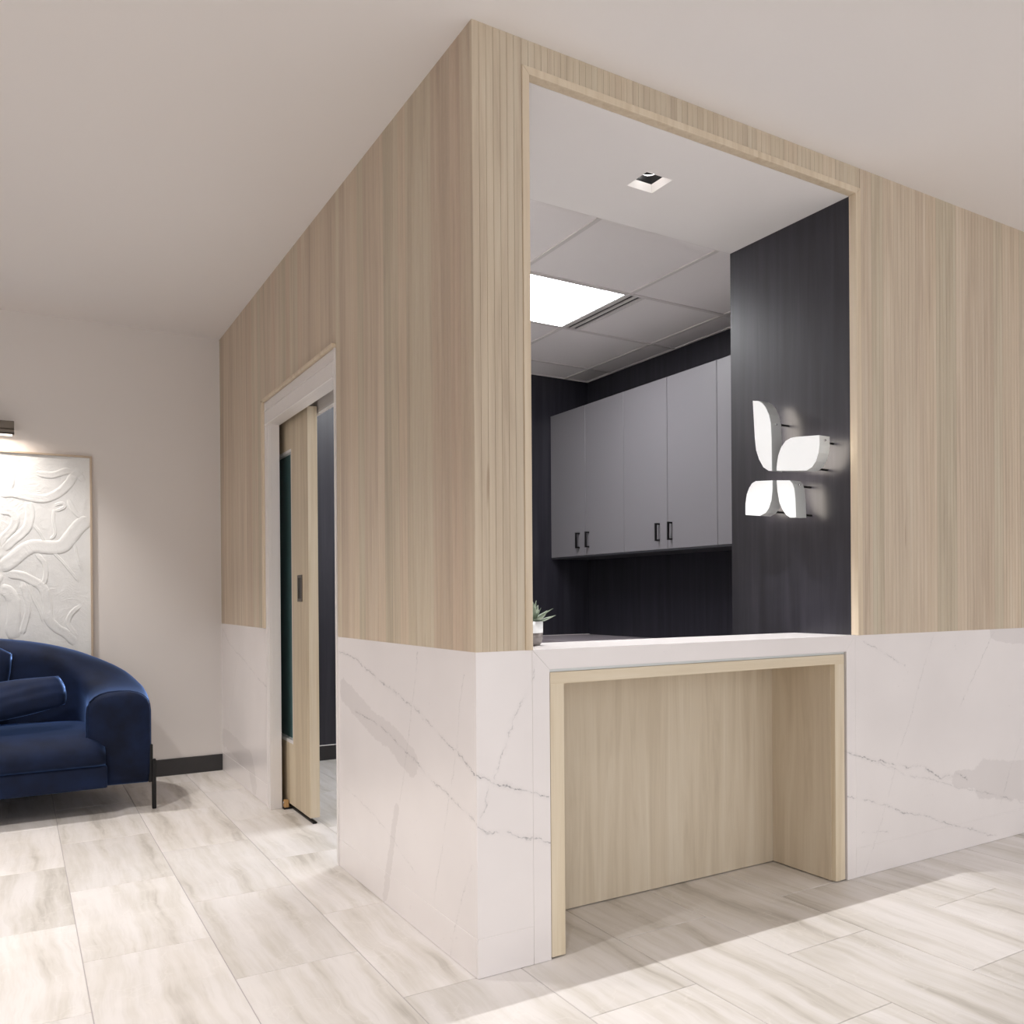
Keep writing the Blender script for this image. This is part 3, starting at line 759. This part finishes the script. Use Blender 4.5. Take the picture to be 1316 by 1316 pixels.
for a in ((AX0, AX0 + fw_, AZ0, AZ1), (AX1 - fw_, AX1, AZ0, AZ1), (AX0 + fw_, AX1 - fw_, AZ0, AZ0 + fw_), (AX0 + fw_, AX1 - fw_, AZ1 - fw_, AZ1)):
    obj('frame_bar', box(a[0], a[1], yw - 0.030, yw, a[2], a[3], 0.001), M['frame_wood'], t)
cv = obj('canvas', box(AX0 + fw_, AX1 - fw_, yw - 0.020, yw, AZ0 + fw_, AZ1 - fw_), M['plaster'], t)
def catmull(P, n):
    out = []
    for i in range(len(P) - 1):
        p0 = Vector(P[max(i - 1, 0)]); p1 = Vector(P[i]); p2 = Vector(P[i + 1]); p3 = Vector(P[min(i + 2, len(P) - 1)])
        for k in range(n):
            s = k / n
            out.append(0.5 * (2 * p1 + (p2 - p0) * s + (2 * p0 - 5 * p1 + 4 * p2 - p3) * s * s + (3 * p1 - p0 - 3 * p2 + p3) * s ** 3))
    out.append(Vector(P[-1]))
    return out
yc = yw - 0.0198
def ribbon(bm, pts, wd, hgt):
    path = catmull(pts, 7); rings = []
    n = len(path)
    for i, p in enumerate(path):
        a = path[max(i - 1, 0)]; b = path[min(i + 1, n - 1)]
        d = (b - a).normalized(); nn = Vector((-d.y, d.x))
        f = min(1.0, i / 4.0 + 0.25, (n - 1 - i) / 4.0 + 0.25)
        ring = []
        for u_, h_ in ((-0.56, -0.6), (-0.5, 0.30), (-0.40, 0.95), (-0.2, 0.75), (0, 0.65), (0.2, 0.75), (0.40, 0.95), (0.5, 0.30), (0.56, -0.6)):
            q = p + nn * (u_ * wd * (0.5 + 0.5 * f))
            q.x = min(max(q.x, AX0 + fw_ + 0.001), AX1 - fw_ - 0.001); q.y = min(max(q.y, AZ0 + fw_), AZ1 - fw_)
            ring.append(bm.verts.new((q.x, yc - hgt * h_ * f, q.y)))
        rings.append(ring)
    for A, B in zip(rings, rings[1:]):
        for k in range(8): bm.faces.new((A[k], A[k + 1], B[k + 1], B[k]))
bm = bmesh.new()
for wd, pts in BANDS:
    ribbon(bm, pts, wd, 0.0025 + 0.012 * wd)
    ribbon(bm, [(-2.38 - x, (z * 1.0 if abs(z - 1.3) > 2 else 2.64 - z) if 2.64 - z < 1.9 and 2.64 - z > 0.76 else z) for x, z in pts], wd, 0.0025 + 0.012 * wd)
obj('relief_bands', bm, M['plaster'], cv, True)

PXC = -1.40; PH = 0.283
t = thing('picture_lamp', 'slim bronze picture lamp mounted above the white relief', 'picture lamp', (PXC, LY - 0.001, 2.02))
prof = [(-0.0, 2.026), (-0.004, 2.020), (-0.052, 2.018), (-0.060, 2.026), (-0.060, 2.040), (-0.052, 2.046), (-0.056, 2.052), (-0.056, 2.086), (-0.048, 2.093), (-0.008, 2.093), (-0.0, 2.086)]
yl = LY - 0.085
obj('shade', prism([(yl + 0.03 + a, z) for a, z in prof], 'x', PXC - PH, PXC + PH), M['bronze'], t)
ab = bmesh.new(); add_tube(ab, [(PXC, yl + 0.028, 2.06), (PXC, LY - 0.012, 2.06)], 0.012, 12)
obj('arm', ab, M['bronze'], t, True)
obj('mount_plate', box(PXC - 0.05, PXC + 0.05, LY - 0.013, LY - 0.001, 2.02, 2.10, 0.002), M['bronze'], t)
obj('light_strip', box(PXC - PH + 0.01, PXC + PH - 0.01, yl - 0.016, yl + 0.020, 2.0145, 2.0178), emis('strip_glow', (1, 0.86, 0.72, 1), 3.0), t)
ad = bpy.data.lights.new('picture_lamp_light', 'AREA'); ad.shape = 'RECTANGLE'; ad.size = 2 * PH - 0.02; ad.size_y = 0.03
ad.energy = 3.0; ad.color = (1.0, 0.85, 0.72); ad.spread = math.radians(180)
ao = bpy.data.objects.new('picture_lamp_light', ad); C.objects.link(ao); ao.location = (PXC, yl + 0.002, 2.012)

# ------------------------------------------------------------------ sofa
def velvet():
    m, nt, b = node_mat('navy_velvet'); g = G(nt)
    tc = g.n('ShaderNodeTexCoord'); v = tc.outputs['Object']
    n1 = g.noise(v, 5.0, 4, 0.6); n2 = g.noise(v, 420.0, 2)
    c = g.ramp(n1, [(0.35, srgb(9, 17, 36)), (0.65, srgb(18, 32, 62))])
    g.link(c, b.inputs['Base Color'])
    b.inputs['Roughness'].default_value = 0.75; b.inputs['Specular IOR Level'].default_value = 0.2
    b.inputs['Sheen Weight'].default_value = 1.0; b.inputs['Sheen Roughness'].default_value = 0.3
    b.inputs['Sheen Tint'].default_value = srgb(125, 165, 238)
    g.bump(n2, 0.15, 0.001, b)
    return m
M['velvet'] = velvet()
SX = -1.78
sofa = thing('sofa', 'navy blue velvet sofa with a curved back and slim black legs', 'sofa', (SX, 3.05, 0.0))
half = [(-0.668, 2.735, 0.620), (-0.650, 2.92, 0.628), (-0.655, 3.08, 0.665), (-0.715, 3.22, 0.735), (-0.84, 3.305, 0.805), (-1.02, 3.345, 0.858), (-1.26, 3.362, 0.890), (-1.52, 3.365, 0.905), (SX, 3.365, 0.908)]
full = half + [(2 * SX - x, y, z) for x, y, z in half[-2::-1]]
def c3(P, n):
    out = []
    for i in range(len(P) - 1):
        p0 = Vector(P[max(i - 1, 0)]); p1 = Vector(P[i]); p2 = Vector(P[i + 1]); p3 = Vector(P[min(i + 2, len(P) - 1)])
        for k in range(n):
            s = k / n
            out.append(0.5 * (2 * p1 + (p2 - p0) * s + (2 * p0 - 5 * p1 + 4 * p2 - p3) * s * s + (3 * p1 - p0 - 3 * p2 + p3) * s ** 3))
    out.append(Vector(P[-1]))
    return out
pth = c3(full, 6)
SB = 0.138
def section(h, wv, grow):
    """(side, z) points of the roll: inner side first, over the top, down the outer side"""
    r = wv * 0.95; pts = []
    zt = h
    pts += [(-wv * 0.90, SB), (-wv * 1.0, SB + 0.04), (-wv * 1.02, SB + 0.55 * (zt - r - SB))]
    for k in range(0, 13):
        a = math.pi - k * math.pi / 12
        ca, sa = math.cos(a), math.sin(a)
        pts.append((math.copysign(abs(ca) ** 0.8, ca) * wv * 1.02, zt - r * 0.80 + r * 0.80 * abs(sa) ** 0.8))
    pts += [(wv * 1.02, SB + 0.55 * (zt - r - SB)), (wv * 1.0, SB + 0.04), (wv * 0.90, SB)]
    return pts
bm = bmesh.new(); rings = []
n = len(pth)
HW = 0.146
for i, p in enumerate(pth):
    a = pth[max(i - 1, 0)]; b_ = pth[min(i + 1, n - 1)]
    d = Vector((b_.x - a.x, b_.y - a.y, 0)).normalized()
    side = Vector((d.y, -d.x, 0))                       # towards the outside of the sofa
    ctr = Vector((SX, 2.9, 0))
    if (Vector((p.x, p.y, 0)) - ctr).dot(side) < 0: side = -side
    rings.append([bm.verts.new(Vector((p.x, p.y, 0)) + side * s_ + Vector((0, 0, z))) for s_, z in section(p.z, HW, 0)])
m_ = len(rings[0])
for A, B in zip(rings, rings[1:]):
    for k in range(m_): bm.faces.new((A[k], A[(k + 1) % m_], B[(k + 1) % m_], B[k]))
for ring, p, dy in ((rings[0], pth[0], -1), (rings[-1], pth[-1], -1)):
    prev = ring
    cz = sum(v.co.z for v in ring) / m_; cx = p.x
    for sc_, off in ((0.985, 0.012), (0.94, 0.026), (0.84, 0.036), (0.55, 0.042)):
        cur = [bm.verts.new((cx + (v.co.x - cx) * sc_, v.co.y + dy * off, cz + (v.co.z - cz) * sc_)) for v in ring]
        for k in range(m_): bm.faces.new((prev[k], prev[(k + 1) % m_], cur[(k + 1) % m_], cur[k]))
        prev = cur
    bm.faces.new(prev)
back = obj('backrest', bm, M['velvet'], sofa, True)
for sx, cx in ((1, -0.668), (-1, 2 * SX + 0.668)):
    bm = bmesh.new()
    add_tube(bm, [(cx + sx * s_, 2.7335, z) for s_, z in section(0.620, HW, 0)], 0.0035, 6)
    obj('piping', bm, M['velvet'], back, True)
def cushion(x0, x1, y0, y1, z0, z1, r, crown=0.0):
    bm = bmesh.new(); add_box(bm, x0, x1, y0, y1, z0, z1)
    bmesh.ops.bevel(bm, geom=bm.edges[:], offset=r, segments=4, affect='EDGES', profile=0.6)
    return bm
SEX = -0.728
obj('base', cushion(2 * SX - SEX, SEX, 2.665, 3.30, SB + 0.002, 0.252, 0.012), M['velvet'], sofa, True)
def seat_bm(x0, x1):
    bm = bmesh.new(); NX, NY = 28, 16
    y0, y1, zb = 2.645, 3.26, 0.255
    prof = [(2.668, zb), (2.648, 0.275), (2.643, 0.300), (2.652, 0.332), (2.675, 0.362), (2.715, 0.388), (2.78, 0.408), (2.88, 0.422), (3.0, 0.430), (3.12, 0.432), (3.25, 0.432), (3.25, zb)]
    rows = []
    for i in range(NX + 1):
        f = i / NX; x = x0 + (x1 - x0) * f
        e = min(f, 1 - f) * (x1 - x0)
        dr = 0.0 if e > 0.09 else 0.045 * (1 - math.sqrt(max(0, 1 - (1 - e / 0.09) ** 2)))
        rows.append([bm.verts.new((x, y + dr * (0.35 if y < 2.9 else 0), max(zb, z - dr * (z - zb) / 0.18))) for y, z in prof])
    k_ = len(prof)
    for A, B in zip(rows, rows[1:]):
        for k in range(k_): bm.faces.new((A[k], A[(k + 1) % k_], B[(k + 1) % k_], B[k]))
    bm.faces.new(rows[0]); bm.faces.new(rows[-1])
    return bm
obj('seat_cushion', seat_bm(SX + 0.002, -0.735), M['velvet'], sofa, True)
obj('seat_cushion', seat_bm(2 * SX + 0.735, SX - 0.002), M['velvet'], sofa, True)
def leg_at(x, y, sx):
    bm = bmesh.new()
    add_box(bm, x - 0.010, x + 0.010, y - 0.011, y + 0.011, 0.0, 0.26, 0.003)
    lg = obj('leg', bm, M['black_metal'], sofa)
    obj('leg_bracket', box(x - sx * 0.019 - 0.006, x - sx * 0.019 + 0.015, y - 0.002, y + 0.040, 0.14, 0.335, 0.002), M['black_metal'], lg)
leg_at(-0.509, 2.70, 1); leg_at(2 * SX + 0.509, 2.70, -1)
for x in (-0.85, 2 * SX + 0.85):
    obj('leg', box(x - 0.012, x + 0.012, 3.40, 3.424, 0.0, 0.16, 0.003), M['black_metal'], sofa)

def pillow(name, label, wd, ht, th, loc, rot, seed):
    bm = bmesh.new(); N = 22; rr = random.Random(seed); ph = [rr.uniform(0, 6.28) for _ in range(6)]
    def P(i, j, s):
        u = -1 + 2 * i / N; v = -1 + 2 * j / N
        px_ = u * wd / 2 * math.sqrt(1 - 0.20 * v * v) * (1 - 0.05 * (1 - v * v) * abs(u) ** 3)
        pz_ = v * ht / 2 * math.sqrt(1 - 0.34 * u * u)
        f = max(0.0, (1 - abs(u) ** 3.2) * (1 - abs(v) ** 2.6)) ** 0.6
        wr = 0.0045 * math.sin(8 * u + 4 * v + ph[0]) * (1 - f * 0.7) + 0.003 * math.sin(12 * v - 5 * u + ph[1]) * (1 - f * 0.5)
        return (px_, s * (th / 2 * f + (wr if 0 < i < N and 0 < j < N else 0) * f), pz_)
    F = [[bm.verts.new(P(i, j, -1)) for j in range(N + 1)] for i in range(N + 1)]
    Bk = [[F[i][j] if i in (0, N) or j in (0, N) else bm.verts.new(P(i, j, 1)) for j in range(N + 1)] for i in range(N + 1)]
    for i in range(N):
        for j in range(N):
            bm.faces.new((F[i][j], F[i + 1][j], F[i + 1][j + 1], F[i][j + 1]))
            bm.faces.new((Bk[i][j], Bk[i][j + 1], Bk[i + 1][j + 1], Bk[i + 1][j]))
    o = obj(name, bm, M['velvet_pillow'], None, True)
    o.location = loc; o.rotation_euler = rot
    tag(o, label, 'pillow')
    return o
m2 = M['velvet'].copy(); m2.name = 'blue_velvet_pillow'; M['velvet_pillow'] = m2
b2 = m2.node_tree.nodes['Principled BSDF']
pillow('throw_pillow', 'long navy velvet cushion lying across the sofa seat, nearest its right end', 0.70, 0.21, 0.13, (-1.225, 2.935, 0.577), (math.radians(-32), math.radians(-8), math.radians(4)), 3)
pillow('throw_pillow', 'square blue-grey velvet cushion standing against the sofa back behind the long one', 0.44, 0.46, 0.12, (-1.36, 3.125, 0.666), (math.radians(-8), math.radians(12), math.radians(8)), 5)
